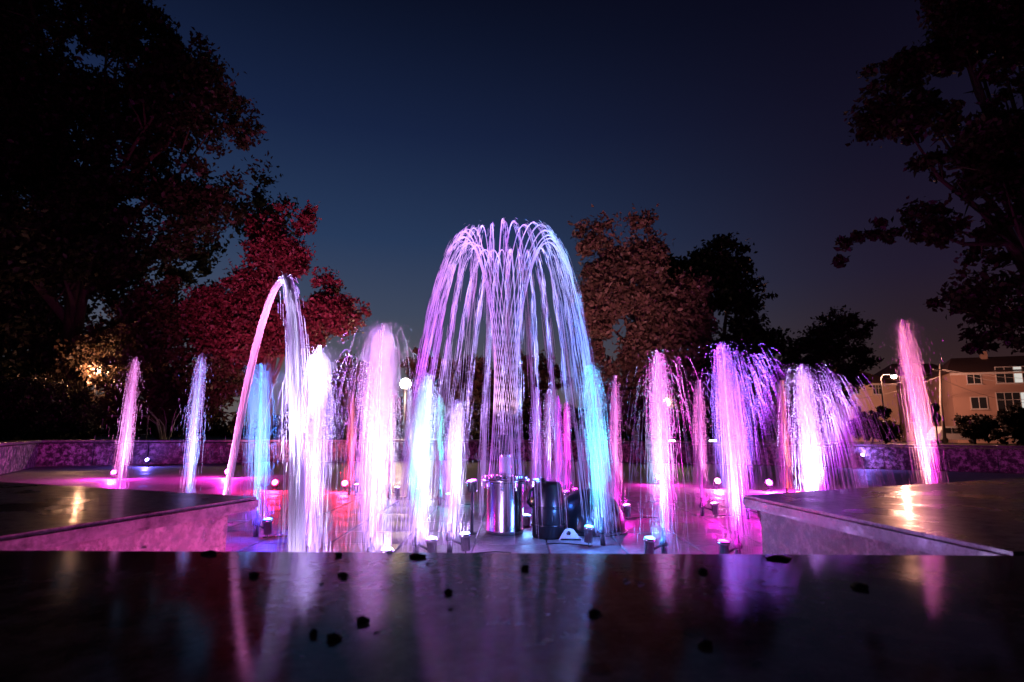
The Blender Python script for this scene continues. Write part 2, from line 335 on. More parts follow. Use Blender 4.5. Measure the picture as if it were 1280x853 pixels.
# ------------------------------------------------------------------ water
G = 9.81
def path_pts(p0, v0, t):       # p0 (n,3) v0 (n,3) t (n,m)
    P = p0[:, None, :] + v0[:, None, :] * t[:, :, None]
    P[:, :, 2] -= .5 * G * t ** 2
    return P
def wob(P, amp):
    n, m, _ = P.shape
    ph = rng.uniform(0, 6.28, (n, 1, 3)); f = rng.uniform(3, 9, (n, 1, 3)); s = np.linspace(0, 1, m)[None, :, None]
    P[:, :, :2] += (amp * np.sin(ph + f * s))[:, :, :2]
    return P
def jet_meshes(base, top, spread, n, rpx, Y, lean=(0, 0), plume=0, pl_spread=.08, pl_bias=(0, 0), core=1.0, eps=.035, floor_z=.0):
    """free-flight water: a cone of streams thrown up from the nozzle that topple over and fall back"""
    spread = spread * .34; base = np.array(base); top = np.array(top); H = top[2] - base[2]
    vz = math.sqrt(2 * G * H); ta = vz / G
    vx = vy = 0.0; dxl, dyl = top[0] - base[0], top[1] - base[1]
    def slant(P):
        k = (P[:, :, 2] - base[2]) / H; P[:, :, 0] += dxl * k; P[:, :, 1] += dyl * k; return P
    r = rpx * Y / 711
    # core stream
    nc = 12
    v = np.column_stack([vx + rng.normal(0, spread * .07, nc) * vz, vy + rng.normal(0, spread * .07, nc) * vz, vz * (1 - np.abs(rng.normal(0, .012, nc)))])
    t = np.linspace(0, 1, 26)[None, :] * (v[:, 2:3] / G * .99)
    P = slant(path_pts(np.repeat(base[None], nc, 0) + rng.normal(0, .0035, (nc, 3)) * [1, 1, 0], v, t))
    rad = np.repeat((r * core * (2.1 + 1.0 * np.linspace(0, 1, 26)))[None], nc, 0) * rng.uniform(.7, 1.2, (nc, 26))
    Vc, Fc = tubes_np(P, rad, 4)
    core_me = mesh_np('core_stream', Vc, Fc)
    # falling curtain
    def curtain(n, sp, bias, ep, rr, tfrom):
        ax_, ay_ = rng.normal(0, sp, n), rng.normal(0, sp, n); po = rng.normal(0, 1, (n, 3)) * [.013, .013, 0]
        off2 = ((ax_ * 2 * H + po[:, 0]) ** 2 + (ay_ * 2 * H + po[:, 1]) ** 2) / (2 * H * sp + .013) ** 2
        e_ = np.abs(rng.normal(0, ep, n)) + np.minimum(.0075 * off2, .12); vzz = vz * (1 - e_)
        v = np.column_stack([vx + (ax_ + bias[0] * rng.uniform(0, 1, n)) * vz, vy + (ay_ + bias[1] * rng.uniform(0, 1, n)) * vz, vzz])
        tt = vzz / G; zb = base[2] - floor_z
        tl = tt + np.sqrt(2 * (vzz ** 2 / (2 * G) + zb) / G)       # landing
        t0 = tt * rng.uniform(tfrom, 1.15, n); ln = rng.uniform(.12, .5, n) * (tl - t0)
        t0 = t0 + rng.uniform(0, 1, n) ** 1.15 * (tl - t0 - ln)
        m = 9; t = t0[:, None] + ln[:, None] * np.linspace(0, 1, m)[None]
        P = slant(path_pts(base[None] + po, v, t)); P = wob(P, r * 1.2)
        taper = np.sin(np.linspace(.12, math.pi - .12, m))[None] ** .6
        return P, rr * taper * rng.uniform(.5, 1.25, (n, 1)) * rng.uniform(.75, 1.25, (n, m))
    P, rad = curtain(int(n * .95), spread, lean, eps, r * .8, .72)
    V1, F1 = tubes_np(P, rad, 3)
    # short drops
    nd_ = n * 4
    e_ = np.abs(rng.normal(0, eps * 1.5, nd_)); vzz = vz * (1 - e_)
    v = np.column_stack([vx + (rng.standard_t(2.5, nd_) * spread * 1.1 + lean[0] * rng.uniform(0, 1, nd_)) * vz, vy + (rng.standard_t(2.5, nd_) * spread * 1.1) * vz, vzz])
    np.clip(v[:, 0], vx - .10 * vz, vx + .10 * vz, out=v[:, 0]); np.clip(v[:, 1], vy - .10 * vz, vy + .10 * vz, out=v[:, 1])
    tt = vzz / G; tl = tt + np.sqrt(2 * (vzz ** 2 / (2 * G) + base[2]) / G)
    t0 = tt * .9 + rng.uniform(0, 1, nd_) * (tl - tt * .9 - .02); ln = rng.uniform(.006, .022, nd_)
    t = t0[:, None] + ln[:, None] * np.linspace(0, 1, 3)[None]
    P = slant(path_pts(np.repeat(base[None], nd_, 0), v, t))
    rad = r * .8 * rng.uniform(.5, 1.2, (nd_, 1)) * np.array([.25, 1, .25])[None]
    V2, F2 = tubes_np(P, rad, 3)
    V = [V1, V2]; F = [F1, F2 + len(V1)]; off = len(V1) + len(V2)
    if plume:
        P, rad = curtain(plume, pl_spread, pl_bias, .09, r * .62, .8)
        V3, F3 = tubes_np(P, rad, 3); V.append(V3); F.append(F3 + off)
    spray_me = mesh_np('spray', np.concatenate(V), np.concatenate(F))
    return core_me, spray_me

def led(name, loc, col, power, aim=(0, 0, 1), angle=40, fall='Linear', blend=.6, size=.03, parent=None):
    ld = bpy.data.lights.new(name, 'SPOT'); ld.energy = power; ld.color = col; ld.spot_size = R(angle); ld.spot_blend = blend; ld.shadow_soft_size = size
    if fall:
        ld.use_nodes = True; t = ld.node_tree; em = t.nodes['Emission']; f = t.nodes.new('ShaderNodeLightFalloff'); f.inputs[0].default_value = 1.0
        t.links.new(f.outputs[fall], em.inputs['Strength'])
    o = bpy.data.objects.new(name, ld); C.objects.link(o); o.location = loc
    o.rotation_euler = Vector(aim).to_track_quat('-Z', 'Y').to_euler()
    return o
def point(name, loc, col, power, size=.05):
    ld = bpy.data.lights.new(name, 'POINT'); ld.energy = power; ld.color = col; ld.shadow_soft_size = size
    o = bpy.data.objects.new(name, ld); C.objects.link(o); o.location = loc; return o

K = 6.6     # lamp power scale
KS = 6.0    # light spilling sideways from the lamps
lens_cache = {}
def lens(col, s=14):
    k = tuple(round(c, 2) for c in col)
    if k not in lens_cache: lens_cache[k] = lens_mat('lamp_lens_%d' % len(lens_cache), col, s)
    return lens_cache[k]

def nozzle(base, col, side=-1, back=.0, ph=.22, power=200, label='', spill=4, angle=44, tilt=.22, cable=True, col2=None, aim=None, more=()):
    """upright pipe with valve collar and a tilted lamp can clamped to it; base = foot on the floor"""
    b = Vector(base); root = empty('fountain_nozzle', b, label, 'nozzle', 'jet nozzles with lamps')
    bm = bmesh.new(); lathe(bm, [(.022, 0), (.022, ph * .55), (.012, ph * .56), (.012, ph), (.008, ph + .004)], b, 14); bmlink('pipe', bm, M['darkmetal'], root, True)
    bm = bmesh.new(); lathe(bm, [(.024, ph * .42), (.033, ph * .46), (.033, ph * .60), (.026, ph * .64), (.024, ph * .72), (.016, ph * .74)], b, 12); bmlink('valve_collar', bm, M['darkmetal'], root, True)
    lx = side * .125; lz = ph * .36
    ax = Vector((-side * .08, .05, 1)).normalized() if aim is None else Vector(aim).normalized()
    rot = Vector((0, 0, 1)).rotation_difference(ax).to_matrix()
    c = b + Vector((lx, -.06 + back, lz))
    bm = bmesh.new(); lathe(bm, [(.02, -.05), (.034, -.045), (.036, .05), (.044, .052), (.044, .075), (.038, .076)], c, 16, rot)
    can = bmlink('lamp_can', bm, M['steel'], root, True)
    bm = bmesh.new(); lathe(bm, [(.037, .0765), (.034, .084), (.012, .088)], c, 16, rot); bmlink('lens', bm, lens(col), can, True)
    bm = bmesh.new(); pipe(bm, [b + Vector((0, -.01, ph * .5)), c + Vector((-side * .03, 0, .0)), c], .009, 6); bmlink('bracket', bm, M['darkmetal'], root)
    if cable:
        bm = bmesh.new(); p = c + rot @ Vector((0, 0, -.05))
        pts = [p, p + Vector((0, -.01, -.03)), Vector((p.x - side * .03, p.y - .03, .012)), Vector((p.x + side * .08, p.y + .04, .008)), Vector((p.x + side * .22, p.y + .1, .008)), Vector((p.x + side * .34, p.y + .06, .008))]
        pipe(bm, pts, .005, 5); bmlink('cable', bm, M['rubber'], root)
    led('led_light', c + ax * .10, col, power * K, ax, angle)
    for q, (cc, pw) in enumerate(more):        # further diodes of the same lamp can
        led('led_light', c + ax * .10 + Vector((-side * (.07 + .06 * q), -.02, 0)), cc, pw * K, ax, angle + 4)
    if spill:
        h = Vector(col2 or col); g = (h.x + h.y + h.z) / 3
        h = Vector([min(1, max(.02, g + (q - g) * 1.5)) for q in h]); h = Vector((h.x * .9 + .06 * h.z, h.y * .48, h.z)) * (.6 if min(col) > .3 else 1)     # spill colour pushed to violet to turn the floor mauve
        point('led_spill', c + ax * .11, h, spill * KS, .04)
    return b + Vector((0, 0, ph))

def jet(bx, by, tx, ty, Y, spread, n, label, rpx=.42, z0=.24, noz=True, grp='upright water jets', **kw):
    base = at(bx, by, Y); base.z = z0
    top = at(tx, ty, Y)
    root = empty('water_jet', (base.x, base.y, 0), label, 'water jet', grp)
    cm, sm = jet_meshes(base, top, spread, n, rpx, Y, **kw)
    link('core_stream', cm, M['water_core'], root, True)
    tag(link('spray', sm, M['water_thin'], root, True), kind='stuff')
    return base, top

WHITE = (.60, .68, 1.0); VIO = (.38, .14, 1.0); BLUE = (.03, .20, 1.0); CYAN = (.03, .52, 1.0); MAG = (1.0, .03, .72); PINK = (1.0, .20, .62)
ORG = (1.0, .24, .17); LAV = (.72, .36, 1.0); PVIO = (.50, .03, 1.0); RED = (1.0, .02, .10); SKYB = (.32, .50, 1.0)

def std(bx, by, tx, ty, Y, spread, n, label, nlabel, col, power=200, side=-1, ph=.22, spill=3, angle=26, extra=None, jk={}, nk={}):
    base, top = jet(bx, by, tx, ty, Y, spread, n, label, z0=ph, **jk)
    nozzle((base.x, base.y, 0), col, side=side, ph=ph, power=power, label=nlabel, spill=spill, angle=angle, more=[(c, p) for (dx, dy, c, p, a_) in (extra or ())], **nk)
    return base, top
pucks = 0
def lamp_puck(pos, col, power, aim=(0, 0, 1), angle=40, label=None, spill=2, group='floor lamps'):
    global pucks
    root = empty('floor_lamp', (pos[0], pos[1], 0), label or 'small round steel floor lamp at the foot of a water jet', 'lamp', group)
    ax = Vector(aim).normalized(); rot = Vector((0, 0, 1)).rotation_difference(ax).to_matrix(); c = Vector(pos)
    bm = bmesh.new(); lathe(bm, [(.03, -.05), (.045, -.045), (.048, .03), (.055, .032), (.055, .05), (.046, .051)], c, 14, rot); can = bmlink('lamp_can', bm, M['steel'], root, True)
    bm = bmesh.new(); lathe(bm, [(.046, .0515), (.04, .06), (.012, .064)], c, 14, rot); bmlink('lens', bm, lens(col), can, True)
    bm = bmesh.new(); lathe(bm, [(.05, 0), (.05, .008), (.014, .012), (.014, max(.02, c.z - .02))], (c.x, c.y, 0), 12); bmlink('stand', bm, M['darkmetal'], root)
    led('led_light', c + ax * .075, col, power * K, ax, angle)
    if spill: point('led_spill', c + ax * .085, col, spill * KS, .04)

P_ = 1.0
# left side
std(150, 605, 170, 446, 6.6, .018, 230, 'slender lavender water jet nearest the speckled left wall', 'jet nozzle under the lavender jet, behind the pink-faced parapet', LAV, 190, 1, extra=[(-.2, .1, PINK, 120, 40)])
std(235, 628, 252, 441, 5.9, .018, 230, 'slender water jet with blue tip and pink inside, beside the tall arching stream', 'jet nozzle under the blue-tipped jet', SKYB, 150, 1, extra=[(.16, .12, BLUE, 190, 40), (-.15, -.1, PINK, 90, 36)])
std(322, 640, 326, 453, 5.2, .032, 420, 'deep blue water jet inside the tall arching stream', 'jet nozzle with blue lamp by the corner of the pink-faced parapet', BLUE, 520, 1, extra=[(-.05, .15, (.05, .32, 1), 260, 36)])
std(385, 690, 400, 432, 3.65, .034, 700, 'white and violet water jet crossing the foot of the arching stream', 'jet nozzle with white lamp at the foot of the arching stream', WHITE, 170, 1, extra=[(.12, .3, VIO, 260, 44)], jk=dict(plume=120, pl_spread=.045))
std(464, 676, 478, 404, 3.95, .036, 900, 'tallest broad white and pink water jet beside the globe lamp', 'short jet nozzle with white lamp behind the ledge', WHITE, 220, 1, extra=[(-.25, .25, PINK, 200, 44), (.2, .5, VIO, 240, 44)], jk=dict(plume=160, pl_spread=.045))
std(521, 655, 534, 466, 4.35, .028, 760, 'brilliant white water jet beside the green-lit spray', 'jet nozzle with white lamp at the brilliant white jet', WHITE, 330, 1, extra=[(.16, .25, CYAN, 190, 40)])
std(563, 645, 571, 499, 4.55, .032, 560, 'low white and violet water jet left of the steel pot', 'jet nozzle with white lamp beside the steel pot', WHITE, 190, 1, extra=[(-.1, .25, VIO, 160, 44)])
# far small jets
for a in [
    (437, 605, 440, 489, 8.6, .018, 130, 'small far pink and orange water jet between two broad white jets', 'jet nozzle under the far pink jet with red lamp near it', ORG, 110),
    (487, 608, 488, 486, 8.2, .020, 150, 'small far white water jet in front of the globe lamp post', 'far jet nozzle under the small white jet before the lamp post', WHITE, 230),
    (513, 612, 511, 481, 8.0, .020, 160, 'small far white water jet just right of the globe lamp', 'far jet nozzle under the small white jet right of the globe lamp', WHITE, 260),
    (550, 610, 549, 492, 7.4, .024, 150, 'small far green and blue water jet behind the brilliant white jet', 'far jet nozzle under the green and blue jet', (.02, .85, .62), 260),
    (668, 605, 671, 484, 7.2, .020, 190, 'violet-blue water jet, nearest the steel pot of the cluster behind the black pump', 'far jet nozzle behind the black pump', VIO, 200),
    (684, 605, 686, 486, 7.5, .020, 170, 'blue and violet water jet, second from the steel pot in the cluster behind the pump', 'far jet nozzle second from the steel pot', (.42, .40, 1), 190),
    (696, 602, 697, 494, 7.8, .020, 170, 'purple water jet, third from the steel pot in the cluster behind the pump', 'far jet nozzle third from the steel pot', PVIO, 200),
    (707, 600, 708, 502, 8.1, .020, 170, 'magenta water jet, lowest of the cluster behind the pump', 'far jet nozzle under the lowest magenta jet', MAG, 230),
    (768, 622, 769, 469, 6.4, .018, 200, 'slender pink water jet with white tip next to the cyan jet', 'jet nozzle with violet lamp right of the cyan jet', PINK, 200),
    (877, 622, 873, 475, 6.6, .020, 190, 'pink and orange water jet before the tree lamp', 'jet nozzle with white lamp under the pink and orange jet', PINK, 230),
    (932, 612, 921, 472, 6.4, .020, 150, 'slim pink water jet inside the violet spray', 'jet nozzle behind the violet spray', PINK, 150),
    (983, 600, 977, 475, 7.8, .018, 130, 'small far orange water jet beside the spreading white jet', 'far jet nozzle under the orange jet', ORG, 150)]:
    std(*a, side=1, ph=.2, spill=2)
# right side, near
std(753, 642, 738, 452, 4.9, .030, 380, 'cyan water jet with white slanting core behind the round black housing', 'jet nozzle with cyan lamp in front of the round black housing', (.02, .50, .85), 380, -1, extra=[(-.05, .2, (.05, .45, 1), 200, 36)])
std(829, 650, 821, 437, 4.4, .027, 420, 'magenta water jet with glowing white foot', 'jet nozzle with cyan lamp clamped to the dark red pipe', CYAN, 60, -1, extra=[(-.02, .35, WHITE, 150, 36), (.1, .3, MAG, 420, 36)], jk=dict(plume=130, pl_spread=.05, pl_bias=(.05, 0)))
std(920, 648, 903, 427, 4.3, .028, 520, 'violet water jet with wide purple spray beside the wet grey parapet', 'jet nozzle with magenta lamp beside the wet grey parapet', MAG, 35, -1, spill=1.6, extra=[(.1, .4, (.22, .14, 1), 700, 40), (.3, .6, PVIO, 330, 60)], jk=dict(plume=330, pl_spread=.03, pl_bias=(.12, 0)))
std(1020, 630, 1002, 455, 5.3, .030, 600, 'white and violet water jet with a broad spray fanning out to the right', 'jet nozzle behind the wet grey parapet', (.55, .48, 1), 400, -1, angle=50, extra=[(.3, .1, PVIO, 200, 60)], jk=dict(plume=520, pl_spread=.03, pl_bias=(.13, .02)))
std(1165, 612, 1128, 399, 6.2, .022, 480, 'tall pink and orange water jet before the apartment building', 'jet nozzle under the tall pink and orange jet', (1, .36, .22), 400, -1, extra=[(.15, .1, MAG, 200, 40)])

# arching stream
a0 = at(281, 625, 4.5); a0.z = .3; ap = at(355, 347, 3.95); a1 = at(379, 690, 3.4)
bmz = ap.z - a0.z; vz = math.sqrt(2 * G * bmz); ta = vz / G; td = math.sqrt(2 * ap.z / G)
root = empty('arching_water_stream', (a0.x, a0.y, 0), 'tall smooth arch of water rising behind the pink-faced parapet', 'water jet')
n = 36; m = 46
vxr = (ap.x - a0.x) / ta; vyr = (ap.y - a0.y) / ta; vxd = (a1.x - ap.x) / td
tt = np.linspace(0, 1, m)
def arch_paths(n, sp, lo, hi, drop):
    k = np.linspace(0, 1, m)[None] * (hi - lo)[:, None] + lo[:, None]        # 0..1 along the whole flight
    t = k * (ta + td)
    v = rng.normal(0, 1, (n, 3)) * [sp, sp, sp * .6]
    # the water keeps its sideways speed; the fall is steeper because of the drag of the air
    x = np.where(t < ta, a0.x + vxr * t, ap.x + vxd * (t - ta)) 
    s = np.clip((t - ta * .8) / (ta * .4), 0, 1)
    y = a0.y + vyr * t; z = a0.z + vz * t - .5 * G * t * t
    P = np.stack([x, y, z], -1) + v[:, None, :] * (drop * .25 + np.clip(t - ta * .75, 0, 9) * drop)[:, :, None]
    return P
# smooth sideways law: ease between rising and falling speed
lo = np.zeros(n); hi = np.full(n, 1.0)
P = arch_paths(n, .012, lo, hi, 1.6)
for q in range(4): P[:, 1:-1] = (P[:, :-2] + P[:, 1:-1] * 2 + P[:, 2:]) / 4
rad = np.full((n, m), .0042) * rng.uniform(.7, 1.3, (n, m))
off = rng.normal(0, .009, (n, 1, 3)); P += off
V, F = tubes_np(P, rad, 4); link('core_stream', mesh_np('core_stream', V, F), M['water'], root, True)
n2 = 420; lo = rng.uniform(.45, .93, n2); hi = np.minimum(1, lo + rng.uniform(.02, .09, n2)); m = 7; 
P = arch_paths(n2, .03, lo, hi, 1.5); P += rng.normal(0, .008, (n2, 1, 3))
V, F = tubes_np(P, np.full((n2, m), .0026) * rng.uniform(.4, 1.2, (n2, 1)), 3)
tag(link('spray', mesh_np('spray', V, F), M['water'], root, True), kind='stuff')
nozzle((a0.x, a0.y, 0), PINK, side=-1, ph=.3, power=420, label='jet nozzle feeding the tall arching stream', cable=False, aim=((ap.x - a0.x), 0, ap.z), spill=2, angle=30)
lamp_puck((a1.x + .02, a1.y - .26, .08), (.62, .50, 1), 620, (-.10, .20, 1), 32, 'small unseen steel lamp added to light the falling arch')  # unseen lamp added to brighten the falling side of the arch

# ------------------------------------------------------------------ central fountain
CX, CY = at(631, 660, 5.45).x, 5.45
root = empty('fountain_pot', (CX, CY, 0), 'stainless steel pot with clamped rim and inner tube feeding the central fountain', 'fountain')
bm = bmesh.new(); lathe(bm, [(.165, 0), (.17, .012), (.172, .04), (.168, .05), (.168, .44), (.172, .45), (.172, .465)], (CX, CY, 0), 40); bmlink('pot_body', bm, M['steel'], root, True)
bm = bmesh.new(); lathe(bm, [(.172, .4655), (.222, .467), (.226, .472), (.226, .488), (.222, .493), (.10, .494)], (CX, CY, 0), 40); bmlink('rim_flange', bm, M['steel'], root, True)
for i in range(10):
    a = i * 2 * math.pi / 10 + .2
    bm = bmesh.new(); c = Vector((CX + .205 * math.cos(a), CY + .205 * math.sin(a), .448)); box(bm, c, (.03, .03, .05), Matrix.Rotation(a, 3, 'Z'), .005)
    lathe(bm, [(.009, -.055), (.009, .062)], c, 8); bmlink('clamp', bm, M['steel'], root)
bm = bmesh.new(); lathe(bm, [(.06, .4945), (.06, .52), (.054, .53), (.054, .70), (.058, .705), (.058, .72), (.05, .725), (.05, .885), (.046, .89), (.046, .80)], (CX, CY, 0), 28); bmlink('inner_tube', bm, M['steel'], root, True)
bm = bmesh.new(); lathe(bm, [(.0545, .535), (.0565, .54), (.0565, .685), (.0545, .69)], (CX, CY, 0), 28, cap=False); bmlink('tube_glare_band', bm, plain('tube_glare_white', (.85, .84, .83), .35, noise=.04), root, True)  # white band put on for the bright reflection on the steel tube
NJ = 28
bm = bmesh.new(); lathe(bm, [(.007, .4945), (.007, .515), (.004, .519)], (0, 0, 0), 8); tip = bpy.data.meshes.new('jet_tip'); bm.to_mesh(tip); bm.free(); tip.materials.append(M['steel'])
for i in range(NJ):
    a = 2 * math.pi * (i + .3) / NJ; link('jet_tip', tip, None, root, False, (CX + .155 * math.cos(a), CY + .155 * math.sin(a), 0))
ftn = empty('central_water_dome', (CX, CY, .5), 'tall dome of crossing thin water streams flaring over the steel pot', 'water jet')
ztop = at(640, 276, CY - .44).z; z0 = .515; vz = math.sqrt(2 * G * (ztop - z0)); ta = vz / G
v = .535 / ta * .985; vr, vt = -.704 * v, .71 * v
for i in range(NJ):
    a = 2 * math.pi * (i + .3) / NJ; e = np.array([math.cos(a), math.sin(a), 0]); t_ = np.array([-math.sin(a), math.cos(a), 0])
    vel = e * vr + t_ * vt + np.array([0, 0, vz * random.uniform(.992, 1.004)]); p0 = np.array([CX, CY, z0]) + e * .155
    # rising stream: 3 thin threads; falling: breaks up
    k = 4; vv = np.repeat(vel[None], k, 0) + rng.normal(0, 1, (k, 3)) * [.004, .004, .006]
    t = np.linspace(0, 1, 40)[None] * np.full((k, 1), ta * 1.12)
    P = path_pts(np.repeat(p0[None], k, 0) + rng.normal(0, .0012, (k, 3)), vv, t)
    rad = (.0009 + .0017 * np.linspace(0, 1, 40))[None] * rng.uniform(.75, 1.25, (k, 40))
    V1, F1 = tubes_np(P, rad, 4)
    k = 150; vv = np.repeat(vel[None], k, 0) + rng.normal(0, 1, (k, 3)) * [.016, .016, .025]
    t0 = ta * (1.0 + rng.uniform(0, 1, k) ** .9 * .98); ln = rng.uniform(.02, .09, k)
    m = 6; t = t0[:, None] + ln[:, None] * np.linspace(0, 1, m)[None]; P = path_pts(np.repeat(p0[None], k, 0), vv, t)
    rad = .0019 * rng.uniform(.4, 1.2, (k, 1)) * np.sin(np.linspace(.3, 2.84, m))[None]
    ok = P[:, -1, 2] > .02; P = P[ok]; rad = rad[ok]
    V2, F2 = tubes_np(P, rad, 3)
    link('water_stream', mesh_np('water_stream', np.concatenate([V1, V2]), np.concatenate([F1, F2 + len(V1)])), M['water'], ftn, True)
# lamps of the central fountain: left rim lamp, the others added to light the dome
led('led_light', (CX, CY - .0, .92), (1, .55, .60), 150, (0, 0, 1), 70)
for dx, dy, col, p, lab in [(-.30, -.05, (.58, .08, 1), 420, 'small magenta-lit steel lamp clamped left of the steel pot rim'), (.30, .05, (.04, .17, 1), 520, 'small blue-lit steel lamp added between the steel pot and the black pump'),
                       (-.1, .34, (.50, .34, 1), 480, 'small pink lamp added unseen behind the steel pot'), (.2, .34, (.16, .42, 1), 480, 'small blue lamp added unseen behind the steel pot')]:
    lamp_puck((CX + dx, CY + dy, .42 if abs(dx) > .25 else .06), col, p / 4, (dx * .55, dy * .3, 1), 60, lab, 1.6, 'lamps around the steel pot')

# lamps low behind the ledge that wash the parapet faces
lamp_puck((-.15, 2.75, .12), (1, .10, .50), 9, (-1, -.55, .45), 95, 'small steel lamp low behind the ledge washing the pink-lit parapet face', 0, 'lamps washing the parapets')
lamp_puck((.25, 2.9, .12), LAV, .25, (1, -.55, .45), 95, 'small steel lamp low behind the ledge washing the grey-capped parapet', 0, 'lamps washing the parapets')

# pump and round housing
pc = at(685, 660, 5.25)
root = empty('fountain_pump', (pc.x, pc.y, 0), 'upright black plastic pump with side handle right of the steel pot', 'pump')
bm = bmesh.new(); lathe(bm, [(.13, 0), (.14, .015), (.145, .30), (.14, .38), (.125, .45), (.10, .475), (.06, .485)], (pc.x, pc.y, 0), 26); bmlink('pump_body', bm, M['black'], root, True)
bm = bmesh.new(); pipe(bm, [(pc.x - .10, pc.y - .05, .45), (pc.x - .16, pc.y - .06, .40), (pc.x - .18, pc.y - .06, .31), (pc.x - .15, pc.y - .05, .27)], .014, 8); bmlink('handle', bm, M['black'], root, True)
bm = bmesh.new(); lathe(bm, [(.028, .484), (.03, .49), (.03, .51), (.02, .515)], (pc.x - .05, pc.y - .03, 0), 14); bmlink('cap', bm, M['black'], root, True)
bm = bmesh.new(); lathe(bm, [(.012, .30), (.016, .31), (.016, .345), (.008, .35)], (pc.x - .145, pc.y - .08, 0), 10); bmlink('drain_plug', bm, M['brass'], root, True)
for z in (.1, .25): 
    bm = bmesh.new(); lathe(bm, [(.1465, z), (.152, z + .004), (.152, z + .02), (.1465, z + .024)], (pc.x, pc.y, 0), 26, cap=False); bmlink('band', bm, M['black'], root, True)
hc = at(737, 655, 5.6)
root = empty('pump_housing', (hc.x, hc.y, 0), 'large rounded black housing lit teal behind the cyan jet', 'housing')
bm = bmesh.new(); prof = [(.33, 0)] + [(.33 * math.cos(a), .06 + .33 * math.sin(a)) for a in np.linspace(0, 1.45, 10)]; lathe(bm, prof, (hc.x, hc.y, 0), 32); bmlink('shell', bm, M['black'], root, True)
bm = bmesh.new(); lathe(bm, [(.335, .0), (.35, .004), (.35, .02), (.335, .026)], (hc.x, hc.y, 0), 32); bmlink('base_ring', bm, M['black'], root, True)
bc = at(714, 660, 5.1)
root = empty('mounting_bracket', (bc.x, bc.y, 0), 'small pale triangular metal bracket with a bolt hole before the black housing', 'bracket')
bm = bmesh.new(); o_ = [(-.11, 0), (.09, 0), (.045, .06), (.02, .092), (-.015, .10), (-.05, .092), (-.075, .06)]
hole = [(-.022 + .02 * math.cos(a), .058 + .02 * math.sin(a)) for a in np.linspace(0, 2 * math.pi, 15)[:-1]]
front = []; back = []
for yy, acc in ((0, front), (.014, back)):
    vo = [bm.verts.new((bc.x + x, bc.y + yy, z)) for x, z in o_]; vh = [bm.verts.new((bc.x + x, bc.y + yy, z)) for x, z in hole]
    eo = [bm.edges.new((vo[i], vo[(i + 1) % len(vo)])) for i in range(len(vo))]; eh = [bm.edges.new((vh[i], vh[(i + 1) % len(vh)])) for i in range(len(vh))]
    bmesh.ops.triangle_fill(bm, use_beauty=True, edges=eo + eh); acc += [vo, vh]
for a, b in zip(front, back):
    for i in range(len(a)): bm.faces.new((a[i], a[(i + 1) % len(a)], b[(i + 1) % len(b)], b[i]))
bmesh.ops.recalc_face_normals(bm, faces=bm.faces); bmlink('plate', bm, M['pink_plate'], root)
bm = bmesh.new(); box(bm, (bc.x, bc.y + .06, .008), (.18, .12, .015)); bmlink('foot', bm, M['pink_plate'], root)

# lamps set against the far wall and on the floor behind
def flood_lamp(x, y, Y, col, p, label, beam=None):
    c = at(x, y, Y); c.z = max(.09, c.z)
    root = empty('flood_lamp', (c.x, c.y, 0), label, 'lamp', 'flood lamps in the basin')
    rot = Matrix.Rotation(R(60), 3, 'X')
    bm = bmesh.new(); lathe(bm, [(.035, -.06), (.05, -.05), (.055, .03), (.06, .032), (.06, .05), (.05, .051)], c, 14, rot); can = bmlink('lamp_can', bm, M['darkmetal'], root, True)
    bm = bmesh.new(); lathe(bm, [(.05, .0515), (.04, .06), (.012, .064)], c, 14, rot); bmlink('lens', bm, lens(col), can, True)
    bm = bmesh.new(); lathe(bm, [(.05, 0), (.05, .008), (.014, .012), (.014, c.z - .02)], (c.x, c.y, 0), 10); bmlink('stand', bm, M['darkmetal'], root)
    point('led_spill', c + rot @ Vector((0, 0, .09)), col, p, .05)
    if beam: led('tree_fill_spot', c + Vector((0, .08, .12)), beam[0], beam[1], beam[2], beam[3], None, 1.0, .06)  # extra spot added to light the trees behind the basin
flood_lamp(185, 576, 14.9, (.16, .12, 1), 60, 'small blue flood lamp at the foot of the speckled left wall')
flood_lamp(432, 606, 9.0, RED, 120, 'red flood lamp facing out between the white jets')
flood_lamp(345, 605, 9.2, RED, 90, 'red flood lamp behind the deep blue jet')
flood_lamp(143, 601, 11.2, MAG, 210, 'magenta flood lamp on the floor behind the lavender jet')
flood_lamp(285, 598, 11.6, MAG, 300, 'magenta flood lamp on the floor behind the tall arch', ((1, .16, .36), 9500, (-.08, 1, .60), 72))
flood_lamp(822, 599, 10.6, MAG, 90, 'magenta flood lamp on the floor behind the white-footed jet', ((1, .38, .36), 5000, (.02, 1, .62), 50))
flood_lamp(960, 605, 9.5, (.9, .03, 1), 420, 'purple flood lamp behind the parapet corner')
flood_lamp(1077, 570, 15.5, (.25, .15, 1), 40, 'small blue flood lamp at the foot of the right wall')
flood_lamp(896, 603, 9.8, PINK, 60, 'pink flood lamp behind the violet jet')

